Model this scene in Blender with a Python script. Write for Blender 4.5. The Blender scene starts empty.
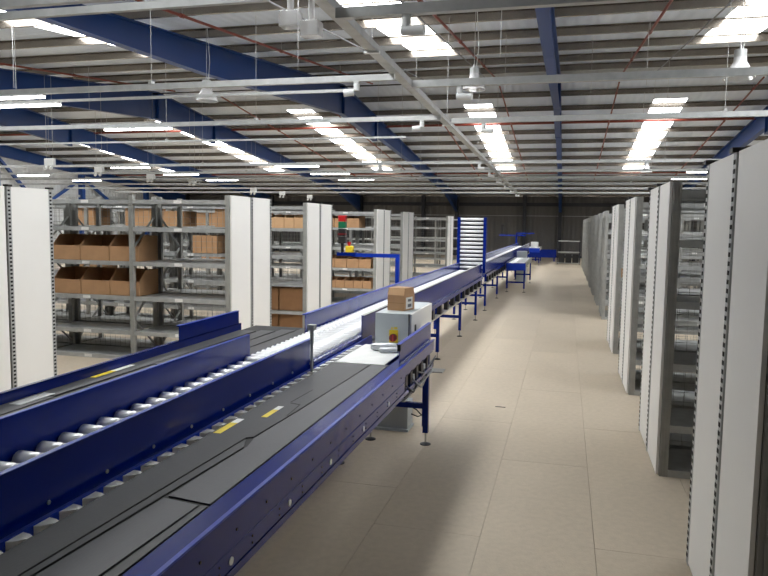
import bpy, math, random
from mathutils import Vector, Matrix
random.seed(7)
S = bpy.context.scene
COL = S.collection

# ------------------------------------------------------------ camera
F_PX = 698.95
YAW, PITCH, ROLL = math.radians(14.477), math.radians(5.182), math.radians(-0.793)
CAM_H = 1.8
fw = Vector((-math.sin(YAW)*math.cos(PITCH), math.cos(YAW)*math.cos(PITCH), -math.sin(PITCH)))
ri = Vector((math.cos(YAW), math.sin(YAW), 0))
dn = fw.cross(ri)
c, s_ = math.cos(ROLL), math.sin(ROLL)
r2 = c*ri + s_*dn
d2 = -s_*ri + c*dn
cam = bpy.data.cameras.new('camera')
cam.sensor_width = 36.0
cam.lens = F_PX/768*36
cam.clip_start, cam.clip_end = 0.05, 200
co = bpy.data.objects.new('camera', cam)
COL.objects.link(co)
mw = Matrix.Identity(4)
for i in range(3):
    mw[i][0], mw[i][1], mw[i][2] = r2[i], -d2[i], -fw[i]
mw[2][3] = CAM_H
co.matrix_world = mw
S.camera = co

# ------------------------------------------------------------ world, exposure, light levels
W = bpy.data.worlds.new('sky'); S.world = W; W.use_nodes = True
W.node_tree.nodes['Background'].inputs[0].default_value = (0.75, 0.85, 1.0, 1)
W.node_tree.nodes['Background'].inputs[1].default_value = 1.0
SKY_LIGHT = 17.0      # daylight coming through the translucent roof sheets
LED_LIGHT = 22.0
S.view_settings.view_transform = 'Standard'
S.view_settings.look = 'None'
S.view_settings.gamma = 1.0
S.view_settings.use_curve_mapping = False
S.view_settings.exposure = -0.30
try:
    S.cycles.use_denoising = True
    S.cycles.max_bounces = 8
    S.cycles.diffuse_bounces = 5
    S.cycles.glossy_bounces = 4
    S.cycles.sample_clamp_indirect = 6.0
    S.cycles.caustics_reflective = False
    S.cycles.caustics_refractive = False
except Exception:
    pass

# ------------------------------------------------------------ materials
def srgb(r, g, b):
    f = lambda v: (v/255/12.92) if v/255 <= 0.04045 else ((v/255+0.055)/1.055)**2.4
    return (f(r), f(g), f(b), 1)

def mat(name, col, rough=0.5, metal=0.0, var=0.08, scale=6.0, bump=0.0, bscale=60.0, spec=0.5, stretch=None):
    m = bpy.data.materials.new(name); m.use_nodes = True
    nt = m.node_tree; b = nt.nodes['Principled BSDF']
    b.inputs['Roughness'].default_value = rough
    b.inputs['Metallic'].default_value = metal
    b.inputs['Specular IOR Level'].default_value = spec
    tc = nt.nodes.new('ShaderNodeTexCoord')
    mp = nt.nodes.new('ShaderNodeMapping')
    if stretch: mp.inputs['Scale'].default_value = stretch
    nt.links.new(tc.outputs['Object'], mp.inputs['Vector'])
    n = nt.nodes.new('ShaderNodeTexNoise'); n.inputs['Scale'].default_value = scale
    n.inputs['Detail'].default_value = 4
    nt.links.new(mp.outputs[0], n.inputs['Vector'])
    cr = nt.nodes.new('ShaderNodeValToRGB')
    cr.color_ramp.elements[0].position = 0.3; cr.color_ramp.elements[1].position = 0.7
    lo = [max(0, v*(1-var)) for v in col[:3]]+[1]; hi = [min(1, v*(1+var)) for v in col[:3]]+[1]
    cr.color_ramp.elements[0].color = lo; cr.color_ramp.elements[1].color = hi
    nt.links.new(n.outputs['Fac'], cr.inputs['Fac'])
    nt.links.new(cr.outputs['Color'], b.inputs['Base Color'])
    if bump:
        n2 = nt.nodes.new('ShaderNodeTexNoise'); n2.inputs['Scale'].default_value = bscale
        nt.links.new(mp.outputs[0], n2.inputs['Vector'])
        bp = nt.nodes.new('ShaderNodeBump'); bp.inputs['Strength'].default_value = bump
        bp.inputs['Distance'].default_value = 0.01
        nt.links.new(n2.outputs['Fac'], bp.inputs['Height'])
        nt.links.new(bp.outputs['Normal'], b.inputs['Normal'])
    return m

def emis(name, col, st, tr=0):
    m = bpy.data.materials.new(name); m.use_nodes = True
    nt = m.node_tree; nt.nodes.clear()
    o = nt.nodes.new('ShaderNodeOutputMaterial'); e = nt.nodes.new('ShaderNodeEmission')
    e.inputs[0].default_value = col; e.inputs[1].default_value = st
    nt.links.new(e.outputs[0], o.inputs[0])
    return m

def floor_mat(name, base, var):
    m = mat(name, base, 0.62, 0, var, 1.3, 0.15, 90)
    nt = m.node_tree; b = nt.nodes['Principled BSDF']
    src = b.inputs['Base Color'].links[0].from_socket
    tc = nt.nodes.new('ShaderNodeTexCoord'); oi = nt.nodes.new('ShaderNodeObjectInfo')
    n = nt.nodes.new('ShaderNodeTexNoise'); n.inputs['Scale'].default_value = 22; n.inputs['Detail'].default_value = 8
    nt.links.new(tc.outputs['Object'], n.inputs['Vector'])
    mr = nt.nodes.new('ShaderNodeMapRange'); mr.inputs[1].default_value = .3; mr.inputs[2].default_value = .75
    mr.inputs[3].default_value = .93; mr.inputs[4].default_value = 1.05
    nt.links.new(n.outputs['Fac'], mr.inputs[0])
    mr2 = nt.nodes.new('ShaderNodeMapRange'); mr2.inputs[3].default_value = .95; mr2.inputs[4].default_value = 1.04
    nt.links.new(oi.outputs['Random'], mr2.inputs[0])
    mul = nt.nodes.new('ShaderNodeMath'); mul.operation = 'MULTIPLY'
    nt.links.new(mr.outputs[0], mul.inputs[0]); nt.links.new(mr2.outputs[0], mul.inputs[1])
    vm = nt.nodes.new('ShaderNodeVectorMath'); vm.operation = 'SCALE'
    nt.links.new(src, vm.inputs[0]); nt.links.new(mul.outputs[0], vm.inputs['Scale'])
    # small scuffs
    v = nt.nodes.new('ShaderNodeTexVoronoi'); v.inputs['Scale'].default_value = 2.6
    nt.links.new(tc.outputs['Object'], v.inputs['Vector'])
    cmp_ = nt.nodes.new('ShaderNodeMapRange'); cmp_.inputs[1].default_value = .018; cmp_.inputs[2].default_value = .035
    cmp_.inputs[3].default_value = .45; cmp_.inputs[4].default_value = 1
    nt.links.new(v.outputs['Distance'], cmp_.inputs[0])
    vm2 = nt.nodes.new('ShaderNodeVectorMath'); vm2.operation = 'SCALE'
    nt.links.new(vm.outputs[0], vm2.inputs[0]); nt.links.new(cmp_.outputs[0], vm2.inputs['Scale'])
    nt.links.new(vm2.outputs[0], b.inputs['Base Color'])
    return m

def ribbed(name, base, rough, axis, period, strength=0.6):
    """profiled cladding sheet: fine trapezoid ribs as bump"""
    m = mat(name, base, rough, 0.0, 0.05, 0.5)
    nt = m.node_tree; b = nt.nodes['Principled BSDF']
    tc = nt.nodes.new('ShaderNodeTexCoord'); w = nt.nodes.new('ShaderNodeTexWave')
    w.bands_direction = axis; w.inputs['Scale'].default_value = 0.314/period; w.inputs['Distortion'].default_value = 0
    nt.links.new(tc.outputs['Object'], w.inputs['Vector'])
    bp = nt.nodes.new('ShaderNodeBump'); bp.inputs['Strength'].default_value = strength; bp.inputs['Distance'].default_value = 0.03
    nt.links.new(w.outputs['Fac'], bp.inputs['Height']); nt.links.new(bp.outputs['Normal'], b.inputs['Normal'])
    return m

M = {}
M['floor'] = floor_mat('deck_board', srgb(192, 178, 157), .04)
M['floor_base'] = mat('deck_base', srgb(196, 181, 160), .65, 0, .05, 1.0)
M['seam'] = mat('deck_joint', srgb(120, 108, 92), .8)
M['roof'] = ribbed('roof_sheet', srgb(224, 232, 244), .6, 'X', .2, .25)
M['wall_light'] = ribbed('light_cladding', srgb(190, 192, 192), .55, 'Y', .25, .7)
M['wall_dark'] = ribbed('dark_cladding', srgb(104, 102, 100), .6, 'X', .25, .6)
M['purlin'] = mat('purlin_steel', srgb(146, 138, 128), .26, .85, .12, 2.0)
M['steelblue'] = mat('blue_structural_steel', srgb(14, 58, 122), .4, 0, .06, 1.0)
M['steeldark'] = mat('dark_structural_steel', srgb(40, 42, 50), .5)
M['blue'] = mat('blue_powder_coat', srgb(6, 34, 124), .2, 0, .05, 3, .02, 200, spec=.28)
M['bluelip'] = mat('bright_blue_powder_coat', srgb(12, 54, 172), .35, 0, .05, 3, spec=.3)
M['galv'] = mat('galvanised_steel', srgb(180, 182, 181), .42, .3, .12, 9, .02, 80)
M['galvdark'] = mat('weathered_galvanised_steel', srgb(168, 168, 164), .5, .15, .12, 9)
M['roller'] = mat('zinc_roller', srgb(244, 245, 247), .22, .15, .05, 20)
M['rollerwhite'] = mat('bright_zinc_roller', srgb(244, 245, 246), .3, .1, .03, 20)
M['plate'] = mat('dark_grey_rubber_plate', srgb(60, 60, 62), .5, 0, .14, 5, .06, 150, spec=.35, stretch=(1, .25, 1))
M['plate2'] = mat('mid_grey_rubber_plate', srgb(78, 78, 81), .5, 0, .12, 5, .06, 150, spec=.35, stretch=(1, .25, 1))
M['black'] = mat('black_gap', srgb(16, 16, 17), .7)
M['blackplastic'] = mat('black_plastic', srgb(28, 28, 30), .45)
M['white'] = mat('white_panel', srgb(238, 237, 233), .5, 0, .02, 1.5)
M['whitemetal'] = mat('white_painted_metal', srgb(226, 228, 228), .4, 0, .02, 4)
M['slot'] = mat('slot_shadow', srgb(22, 22, 22), .9)
M['card'] = mat('cardboard', srgb(186, 145, 106), .8, 0, .08, 7, .06, 60)
M['carddark'] = mat('brown_cardboard', srgb(142, 104, 70), .85, 0, .08, 7)
M['cardlight'] = mat('pale_cardboard', srgb(218, 176, 132), .8, 0, .06, 7)
M['grey'] = mat('light_grey_enclosure', srgb(196, 204, 206), .45, 0, .03, 4)
M['greydk'] = mat('grey_enclosure_front', srgb(178, 186, 190), .45, 0, .03, 4)
M['yellow'] = mat('yellow_label', srgb(236, 208, 40), .5, 0, .05, 30)
M['red'] = mat('red_plastic', srgb(190, 26, 30), .35)
M['darkred'] = mat('dark_red_knob', srgb(110, 16, 20), .4)
M['green'] = mat('green_lens', srgb(18, 104, 70), .3)
M['pipe'] = mat('red_oxide_pipe', srgb(128, 54, 38), .5, 0, .12, 5)
M['label'] = mat('white_label', srgb(235, 235, 232), .6)
M['print'] = mat('label_print', srgb(110, 112, 120), .6)
M['wire'] = mat('steel_wire', srgb(185, 185, 185), .4, .5)
M['cable'] = mat('grey_cable', srgb(120, 122, 126), .5)
M['chrome'] = mat('stainless_post', srgb(190, 190, 190), .22, .9)
M['film'] = mat('clear_film', srgb(214, 218, 222), .15, .1, .08, 30, .3, 40)
M['clear'] = mat('clear_plastic', srgb(250, 250, 250), .1)
for k in ('clear',):
    b = M[k].node_tree.nodes['Principled BSDF']
    b.inputs['Alpha'].default_value = .42
M['reflector'] = mat('frosted_reflector', srgb(246, 246, 246), .25, .0)
b = M['reflector'].node_tree.nodes['Principled BSDF']
b.inputs['Transmission Weight'].default_value = .35; b.inputs['IOR'].default_value = 1.15
M['sky'] = emis('daylit_roof_sheet', (.97, .99, 1.0, 1), SKY_LIGHT)
M['led'] = emis('led_diffuser', (1.0, .97, .92, 1), LED_LIGHT)

# ------------------------------------------------------------ helpers
class MB:
    def __init__(s): s.v = []; s.f = []
    def box(s, x0, x1, y0, y1, z0, z1):
        n = len(s.v)
        s.v += [(x0,y0,z0),(x1,y0,z0),(x1,y1,z0),(x0,y1,z0),(x0,y0,z1),(x1,y0,z1),(x1,y1,z1),(x0,y1,z1)]
        s.f += [tuple(n+i for i in q) for q in ((3,2,1,0),(4,5,6,7),(0,1,5,4),(1,2,6,5),(2,3,7,6),(3,0,4,7))]
        return s
    def bar(s, p, q, w, h, up=(0,0,1)):
        p, q = Vector(p), Vector(q); d = (q-p).normalized(); u = Vector(up)
        if abs(d.dot(u)) > .98: u = Vector((0,1,0))
        a = d.cross(u).normalized()*w/2; b_ = a.cross(d).normalized()*h/2
        n = len(s.v)
        for e in (p, q):
            for sa, sb in ((-1,-1),(1,-1),(1,1),(-1,1)): s.v.append(tuple(e+a*sa+b_*sb))
        s.f += [tuple(n+i for i in q_) for q_ in ((0,1,2,3),(7,6,5,4),(0,4,5,1),(1,5,6,2),(2,6,7,3),(3,7,4,0))]
        return s
    def tube(s, pts, r, n=8, cap=True):
        pts = [Vector(p) for p in pts]; rs = r if isinstance(r, (list, tuple)) else [r]*len(pts)
        k0 = len(s.v); prev = None
        for i, p in enumerate(pts):
            d = (pts[min(i+1, len(pts)-1)]-pts[max(i-1, 0)]).normalized()
            u = prev if prev is not None else (Vector((0,0,1)) if abs(d.z) < .9 else Vector((1,0,0)))
            a = d.cross(u)
            if a.length < 1e-6: a = d.orthogonal()
            a.normalize(); b_ = a.cross(d).normalized(); prev = b_
            for j in range(n):
                t = 2*math.pi*j/n; s.v.append(tuple(p+(a*math.cos(t)+b_*math.sin(t))*rs[i]))
        for i in range(len(pts)-1):
            for j in range(n):
                a0 = k0+i*n+j; a1 = k0+i*n+(j+1) % n
                s.f.append((a0, a1, a1+n, a0+n))
        if cap:
            s.f.append(tuple(k0+j for j in reversed(range(n))))
            s.f.append(tuple(k0+(len(pts)-1)*n+j for j in range(n)))
        return s
    def prism(s, poly, axis, a, b_):
        """poly of 2D points extruded along axis between a and b"""
        n = len(s.v); k = len(poly)
        for t in (a, b_):
            for (u, w) in poly:
                s.v.append({'x': (t,u,w), 'y': (u,t,w), 'z': (u,w,t)}[axis])
        s.f.append(tuple(range(n, n+k))); s.f.append(tuple(n+k+i for i in reversed(range(k))))
        for i in range(k):
            j = (i+1) % k; s.f.append((n+j, n+i, n+k+i, n+k+j))
        return s
    def mesh(s, name, m):
        me = bpy.data.meshes.new(name); me.from_pydata(s.v, [], s.f)
        me.materials.append(M[m]); me.validate(); 
        import bmesh
        bm = bmesh.new(); bm.from_mesh(me); bmesh.ops.recalc_face_normals(bm, faces=bm.faces); bm.to_mesh(me); bm.free()
        me.update(); return me
    def build(s, name, m, parent=None, loc=None, smooth=False, bevel=0):
        me = s.mesh(name, m)
        if smooth:
            me.polygons.foreach_set('use_smooth', [True]*len(me.polygons))
            try: me.set_sharp_from_angle(angle=math.radians(40))
            except Exception: pass
        return inst(me, name, parent, loc, bevel)

def inst(me, name, parent=None, loc=None, bevel=0):
    o = bpy.data.objects.new(name, me); COL.objects.link(o)
    if parent: o.parent = parent
    if loc: o.location = loc
    if bevel:
        bv = o.modifiers.new('bevel', 'BEVEL'); bv.width = bevel; bv.segments = 2; bv.limit_method = 'ANGLE'
    return o

def tag(o, label, cat, group=None):
    o['label'] = label; o['category'] = cat
    if group: o['group'] = group
    return o

def thing(name, label, cat, loc=(0,0,0), rz=0, group=None):
    o = bpy.data.objects.new(name, None); o.empty_display_size = .1; COL.objects.link(o)
    o.location = loc; o.rotation_euler = (0,0,rz)
    return tag(o, label, cat, group)

def struct(o): o['kind'] = 'structure'; return o
def stuff(o): o['kind'] = 'stuff'; return o
ORD = ['first','second','third','fourth','fifth','sixth','seventh','eighth','ninth','tenth','eleventh','twelfth','thirteenth','fourteenth','fifteenth']

# ------------------------------------------------------------ building shell
XL, XR, YN, YF = -24.7, 12.0, -3.0, 42.6
RIDGE = 19.75
def roofz(y): return (1.8+2.2+.1*y) if y < RIDGE else (1.8+6.15-.1*y)

# floor: base slab with deck boards laid on top
PUR_D = .14
fl = struct(MB().box(XL, XR, YN, YF, -.12, -.012).build('floor', 'floor_base'))
BW = .64
bx0 = -.42
board_meshes = {}
def deck_board(x0, x1, y0, y1):
    k = (round(x1-x0, 3), round(y1-y0, 3))
    if k not in board_meshes:
        board_meshes[k] = MB().box(.0012, k[0]-.0012, .0012, k[1]-.0012, -.012, 0).mesh('deck_board', 'floor')
    o = inst(board_meshes[k], 'deck_board', fl, (x0, y0, 0)); return o
cols = list(range(-9, 4))
for ci in cols:
    x0 = bx0+BW*ci
    off = {0: 5.35, -1: 3.94, 1: 3.97}.get(ci, 3.94 + (.9*ci) % 2.4)
    y = off-2.44*4
    while y < 34:
        if y+2.44 > .5 and (-4 < x0 < 1 or y < 14):
            deck_board(x0, x0+BW, y, y+2.44)
        y += 2.44
# remaining deck as wide single sheets around the detailed boards
xa, xb = bx0+BW*cols[0], bx0+BW*(cols[-1]+1)
rest = MB()
rest.box(XL, xa-.002, YN, YF, -.012, 0); rest.box(xb+.002, XR, YN, YF, -.012, 0)
rest.box(xa, xb, YN, -.2, -.012, -.0015); rest.box(xa, xb, 14, YF, -.012, -.0015)
rest.build('deck_sheet', 'floor', fl)

# roof sheets with openings for the rooflights
SKX = [(2.4, 3.4), (-3.35, -2.4), (-9.45, -8.5), (-15.2, -14.25), (-21.3, -20.3), (8.4, 9.4)]
PRE_SKY, PRE_LONG, POST_SKY = (5.2, 14.8), (3.0, 14.8), (22.8, 35.2)  # near-slope lengths shaped for light: longer middle strip keeps the conveyor shadow directional
roof = MB()
def slab(x0, x1, y0, y1):
    z0, z1 = roofz(y0), (roofz(y1) if y1 != RIDGE else 1.8+2.2+.1*RIDGE)
    n = len(roof.v); t = .08
    roof.v += [(x0,y0,z0),(x1,y0,z0),(x1,y1,z1),(x0,y1,z1),(x0,y0,z0+t),(x1,y0,z0+t),(x1,y1,z1+t),(x0,y1,z1+t)]
    roof.f += [tuple(n+i for i in q) for q in ((3,2,1,0),(4,5,6,7),(0,1,5,4),(1,2,6,5),(2,3,7,6),(3,0,4,7))]
sx = sorted(SKX)
sx_near = [(-8.75, -7.75) if a == -9.45 else (a, b_) for a, b_ in sx]
LONG = (-3.35, -2.4)
def strips(y0, y1, opens):
    x = XL
    for a, b_ in opens: slab(x, a, y0, y1); x = b_
    slab(x, XR, y0, y1)
strips(YN, PRE_LONG[0], []); strips(PRE_LONG[0], PRE_SKY[0], [LONG]); strips(PRE_SKY[0], PRE_SKY[1], sx_near); strips(PRE_SKY[1], RIDGE, [])
RE = RIDGE+1e-6
strips(RE, POST_SKY[0], []); strips(POST_SKY[0], POST_SKY[1], sx); strips(POST_SKY[1], YF, [])
ceil = struct(roof.build('ceiling', 'roof'))

PUR = [18.4-1.8*k for k in range(12)] + [21.6+1.6*k for k in range(14)]
def zsec(y):
    z = roofz(y)-.01
    d = PUR_D
    return [(y-.05, z), (y+.004, z), (y+.004, z-d+.01), (y+.05, z-d+.01), (y+.05, z-d), (y-.004, z-d), (y-.004, z-.01), (y-.05, z-.01)]
for y in PUR:
    if YN < y < YF: MB().prism(zsec(y), 'x', XL, XR).build('purlin', 'purlin', ceil)
MB().prism([(RIDGE-.25, roofz(RIDGE-.25)-.02), (RIDGE, roofz(RIDGE)-.02), (RIDGE+.25, roofz(RIDGE+.25)-.02), (RIDGE, roofz(RIDGE)-.06)], 'x', XL, XR).build('ridge_flashing', 'galvdark', ceil)

# portal rafters (I-sections with a deeper apex part)
RX = [-.36+6.08*k for k in range(-4, 3)]
RAFT = [(YN+.3, .42), (7.7, .46), (11.6, .70), (RIDGE, 1.0), (23.4, .96), (23.41, .76), (31, .60), (38, .58), (YF-.3, 1.1)]
def rafter(x):
    m = MB(); hw, gap = .085, PUR_D+.015
    def piece(xa_, xb_, y0, y1, a0, a1, b0, b1):
        n = len(m.v)
        m.v += [(xa_,y0,a1),(xb_,y0,a1),(xb_,y1,b1),(xa_,y1,b1),(xa_,y0,a0),(xb_,y0,a0),(xb_,y1,b0),(xa_,y1,b0)]
        m.f += [tuple(n+i for i in q) for q in ((3,2,1,0),(4,5,6,7),(0,1,5,4),(1,2,6,5),(2,3,7,6),(3,0,4,7))]
    for (y0, d0), (y1, d1) in zip(RAFT[:-1], RAFT[1:]):
        t0, t1 = roofz(y0)-gap, roofz(y1)-gap
        z0, z1 = roofz(y0)-d0, roofz(y1)-d1
        piece(x-hw, x+hw, y0, y1, t0, t0-.018, t1, t1-.018)
        piece(x-.006, x+.006, y0, y1, t0-.018, z0+.018, t1-.018, z1+.018)
        piece(x-hw, x+hw, y0, y1, z0+.018, z0, z1+.018, z1)
    for y, d in ((RIDGE, 1.0), (23.4, .97)):
        m.box(x-hw, x+hw, y-.012, y+.012, roofz(y)-d, roofz(y)-gap)
    m.build('rafter', 'steelblue', ceil)
for x in RX: rafter(x)

# rooflights
wn = 0
def rooflight(x0, x1, y0, y1):
    global wn
    wn += 1
    fr = MB()
    def slat(xa_, xb_, ya, yb, dz0, dz1):
        n = len(fr.v)
        for dz in (dz0, dz1):
            fr.v += [(xa_, ya, roofz(ya)+dz), (xb_, ya, roofz(ya)+dz), (xb_, yb, roofz(yb)+dz), (xa_, yb, roofz(yb)+dz)]
        fr.f += [tuple(n+i for i in q) for q in ((3,2,1,0),(4,5,6,7),(0,1,5,4),(1,2,6,5),(2,3,7,6),(3,0,4,7))]
    slat(x0, x0+.03, y0, y1, -.005, .07); slat(x1-.03, x1, y0, y1, -.005, .07)
    w = struct(fr.build('window_%d' % wn, 'whitemetal'))
    edges = [y0]+[y for y in sorted(PUR) if y0+.2 < y < y1-.2]+[y1]
    for a, b_ in zip(edges[:-1], edges[1:]):
        m = MB(); n = 0
        ya, yb = a+.01, b_-.01
        for dz in (.0, .015):
            m.v += [(x0+.03, ya, roofz(ya)+dz), (x1-.03, ya, roofz(ya)+dz), (x1-.03, yb, roofz(yb)+dz), (x0+.03, yb, roofz(yb)+dz)]
        m.f += [(3,2,1,0),(4,5,6,7),(0,1,5,4),(1,2,6,5),(2,3,7,6),(3,0,4,7)]
        m.build('pane', 'sky', w)
for a, b_ in sx_near: rooflight(a, b_, *(PRE_LONG if (a, b_) == LONG else PRE_SKY))
for a, b_ in sx: rooflight(a, b_, *POST_SKY)

# walls
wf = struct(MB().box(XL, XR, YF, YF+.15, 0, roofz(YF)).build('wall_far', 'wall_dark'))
for x in RX+[-2.4, -8.5]:
    MB().box(x-.1, x+.1, YF-.42, YF, 0, roofz(YF)-.05).build('column', 'steeldark', wf)
MB().box(XL, XR, YF-.1, YF, 3.0, 3.2).build('cladding_rail', 'steeldark', wf)
MB().box(XL, XR, YF-.1, YF, .0, .12).build('base_rail', 'steeldark', wf)
MB().box(XL, XR, YF-.07, YF, 2.42, 2.45).build('conduit', 'galv', wf)
def gable(name, x, sgn):
    m = MB()
    poly = [(YN, 0), (YF, 0), (YF, roofz(YF)), (RIDGE, 1.8+2.2+.1*RIDGE), (YN, roofz(YN))]
    m.prism(poly, 'x', x, x-.15*sgn); return struct(m.build(name, 'wall_light'))
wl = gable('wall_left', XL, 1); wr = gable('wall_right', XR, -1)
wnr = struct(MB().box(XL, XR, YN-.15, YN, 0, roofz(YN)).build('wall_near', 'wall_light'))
for y in (8, 14, 20, 26, 31.7, 37.5):
    MB().box(XL, XL+.25, y-.12, y+.12, 0, roofz(y)-.25).build('column', 'steelblue', wl)
for y0, z0, y1, z1 in ((31.7, 4.0, 28.6, 2.4), (31.7, 4.0, 34.8, 2.4), (26, 4.6, 22.8, 2.6), (26, 4.6, 28.6, 2.4)):
    MB().bar((XL+.2, y0, z0), (XL+.2, y1, z1), .12, .12).build('diagonal_brace', 'steelblue', wl)
for z in (1.6, 3.0): MB().box(XL, XL+.12, YN, YF, z, z+.12).build('cladding_rail', 'galv', wl)

# ------------------------------------------------------------ sprinkler pipes under the purlins
def pipe_run(x, pre, post, label):
    t = thing('sprinkler_pipe', label, 'pipe', group='sprinkler pipes under the roof')
    seg = []
    if pre: seg.append((pre[0], pre[1]))
    if post: seg.append((post[0], post[1]))
    for y0, y1 in seg:
        dz = .2
        MB().tube([(x, y0, roofz(y0)-dz), (x, y1, roofz(y1)-dz)], .022, 8).build('pipe', 'pipe', t, smooth=True)
        y = y0+1.0
        while y < y1:
            MB().tube([(x, y-.04, roofz(y-.04)-dz), (x, y+.04, roofz(y+.04)-dz)], .033, 8).build('coupling', 'pipe', t)
            MB().tube([(x, y, roofz(y)-dz), (x, y, roofz(y)-.02)], .005, 5).build('hanger', 'wire', t)
            y += 3.6
pipe_run(4.8, (1, 19.3), (20.3, 36), 'red sprinkler pipe on the roof furthest to the right')
pipe_run(1.25, (1, 19.3), (20.3, 36), 'red sprinkler pipe right of the middle blue roof beam')
pipe_run(-1.95, (1, 19.3), (20.3, 36), 'red sprinkler pipe just left of the middle blue roof beam')
pipe_run(-5.4, (1, 19.3), None, 'red sprinkler pipe right of the big left roof beam, near slope')
pipe_run(-4.25, None, (20.3, 36), 'red sprinkler pipe right of the big left roof beam, far slope')
pipe_run(-7.6, None, (20.3, 36), 'red sprinkler pipe beside the left beam beyond the ridge')
pipe_run(-10.6, None, (20.3, 36), 'red sprinkler pipe left of the second bright rooflight strip')
pipe_run(-11.6, (3, 19.3), None, 'red sprinkler pipe along the second left roof beam')
for y, lb in ((24.7, 'red sprinkler main crossing the roof just beyond the ridge'), (34.4, 'red sprinkler main crossing the roof at the far end of the rooflights')):
    tag(MB().tube([(XL+.2, y+.1, roofz(y)-.16), (XR-.2, y+.1, roofz(y)-.16)], .04, 8).build('sprinkler_main', 'pipe', smooth=True), lb, 'pipe', 'sprinkler mains')
for x in (2.0, -3.75, -2.15, 5.4):
    tag(MB().tube([(x, 4, roofz(4)-.25), (x, 19.4, roofz(19.4)-.25)], .012, 6).build('conduit', 'cable'), 'thin grey conduit along the near roof slope at %s' % {2.0: 'the right rooflight', -3.75: 'the left edge of the middle rooflight', -2.15: 'the right edge of the middle rooflight', 5.4: 'the far right'}[x], 'conduit')
tag(MB().tube([(XL+.5, 19.55, roofz(19.5)-.22), (XR-.5, 19.55, roofz(19.5)-.22)], .018, 6).build('conduit', 'blackplastic'), 'dark conduit running across the building under the ridge', 'conduit')

# ------------------------------------------------------------ shelving racks
RH, RD, BAY = 2.13, 1.2, 1.35
LEV = [.05, .38, .83, 1.28, 1.72, 2.07]
def mesh_grid():
    m = MB(); t = .0015
    x = .05
    while x < BAY-.02: m.bar((x, 0, .06), (x, 0, RH-.06), 2*t, 2*t); x += .08
    z = .1
    while z < RH-.05: m.bar((.02, 0, z), (BAY-.02, 0, z), 2*t, 2*t); z += .08
    return m.mesh('wire_mesh', 'galvdark')
def upright():
    m = MB()                           # ribbed C-post
    m.box(-.03, .03, 0, .045, 0, RH)
    for x in (-.022, 0, .022): m.box(x-.005, x+.005, -.006, 0, 0, RH)
    return m.mesh('upright', 'galvdark')
def slots_mesh():
    m = MB(); z = .04
    while z < RH-.03:
        m.box(-.002, .001, -.013, .016, z, z+.020); z += .04
    return m.mesh('slots', 'slot')
def shelf_mesh(d):
    m = MB()
    m.box(.03, BAY-.03, .0, d, -.006, 0)
    m.box(.03, BAY-.03, -.004, .012, -.05, .002)
    m.box(.03, BAY-.03, d-.012, d, -.04, 0)
    m.box(.03, BAY-.03, d*.5-.02, d*.5+.02, -.03, -.006)
    return m.mesh('shelf', 'galv')
ME = dict(grid=mesh_grid(), post=upright(), slots=slots_mesh(), shelf=shelf_mesh(.56), shelfw=shelf_mesh(1.2))
ME['tab'] = MB().box(-.055, .055, -.008, -.004, -.042, -.004).mesh('shelf_label', 'label')
ME['panel'] = MB().box(-.022, -.004, .0, .535, .015, RH).mesh('end_panel', 'white')
ME['strip'] = MB().box(-.012, .0, -.027, .027, 0, RH+.01).mesh('slotted_strip', 'galv')
ME['kick'] = MB().box(.03, BAY-.03, .0, .02, 0, .05).mesh('kick_plate', 'galvdark')
ME['braceA'] = MB().bar((0, .03, 0), (0, .53, .42), .012, .03, (1,0,0)).mesh('brace', 'galv')
ME['braceB'] = MB().bar((0, .53, 0), (0, .03, .42), .012, .03, (1,0,0)).mesh('brace', 'galv')
ME['cap'] = MB().box(-.03, .03, -.03, .03, RH, RH+.02).mesh('post_cap', 'blackplastic')
def rack(label, xend, ynear, right, nb, detail=2, panels=True, grp=None):
    """detail 2: two-sided shelves with labels, braces; 1: shelves through; the run's free end faces the main aisle"""
    if right: t = thing('shelving_rack', label, 'rack', (xend, ynear, 0), 0, grp)
    else: t = thing('shelving_rack', label, 'rack', (xend, ynear+RD, 0), math.pi, grp)
    def put(me, nm, x, y, z, rz=0, parent=t, sy=1):
        o = inst(me, nm, parent, (x, y, z))
        if rz: o.rotation_euler = (0,0,rz)
        return o
    for i in range(nb+1):
        x = .03+i*BAY
        put(ME['post'], 'upright', x, 0, 0); put(ME['post'], 'upright', x, RD, 0, math.pi)
        put(ME['post'], 'upright', x, .56, 0, math.pi); put(ME['post'], 'upright', x, .64, 0)
        if detail == 2:
            for k, z in enumerate((.1, .55, 1.0, 1.45)):
                put(ME['braceA' if k % 2 else 'braceB'], 'brace', x, .01, z)
                put(ME['braceB' if k % 2 else 'braceA'], 'brace', x, .63, z)
    for i in range(nb):
        x = .03+i*BAY
        for z in LEV:
            if detail == 2:
                a = put(ME['shelf'], 'shelf', x, 0, z); a2 = put(ME['shelf'], 'shelf', x+BAY, RD, z, math.pi)
                a = a if right else a2
                inst(ME['tab'], 'shelf_label', a, (BAY*.5, 0, 0))
            else:
                a = put(ME['shelfw'], 'shelf', x, 0, z) if right else put(ME['shelfw'], 'shelf', x+BAY, RD, z, math.pi)
                if detail == 1: inst(ME['tab'], 'shelf_label', a, (BAY*.5, 0, 0))
        if detail: stuff(put(ME['grid'], 'wire_mesh', x, .6, 0))
    if panels:
        for y in ((.005, .63) if right else (.035, .655)):
            put(ME['panel'], 'end_panel', 0, y, 0)
        for y in ((.6, 1.188) if right else (.012, .6)):
            st = put(ME['strip'], 'slotted_strip', -.012, y, 0)
            if detail: stuff(inst(ME['slots'], 'slots', st, (-.0125, 0, 0)))
            if detail == 2: inst(ME['cap'], 'post_cap', st, (0, 0, 0))
    return t

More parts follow.
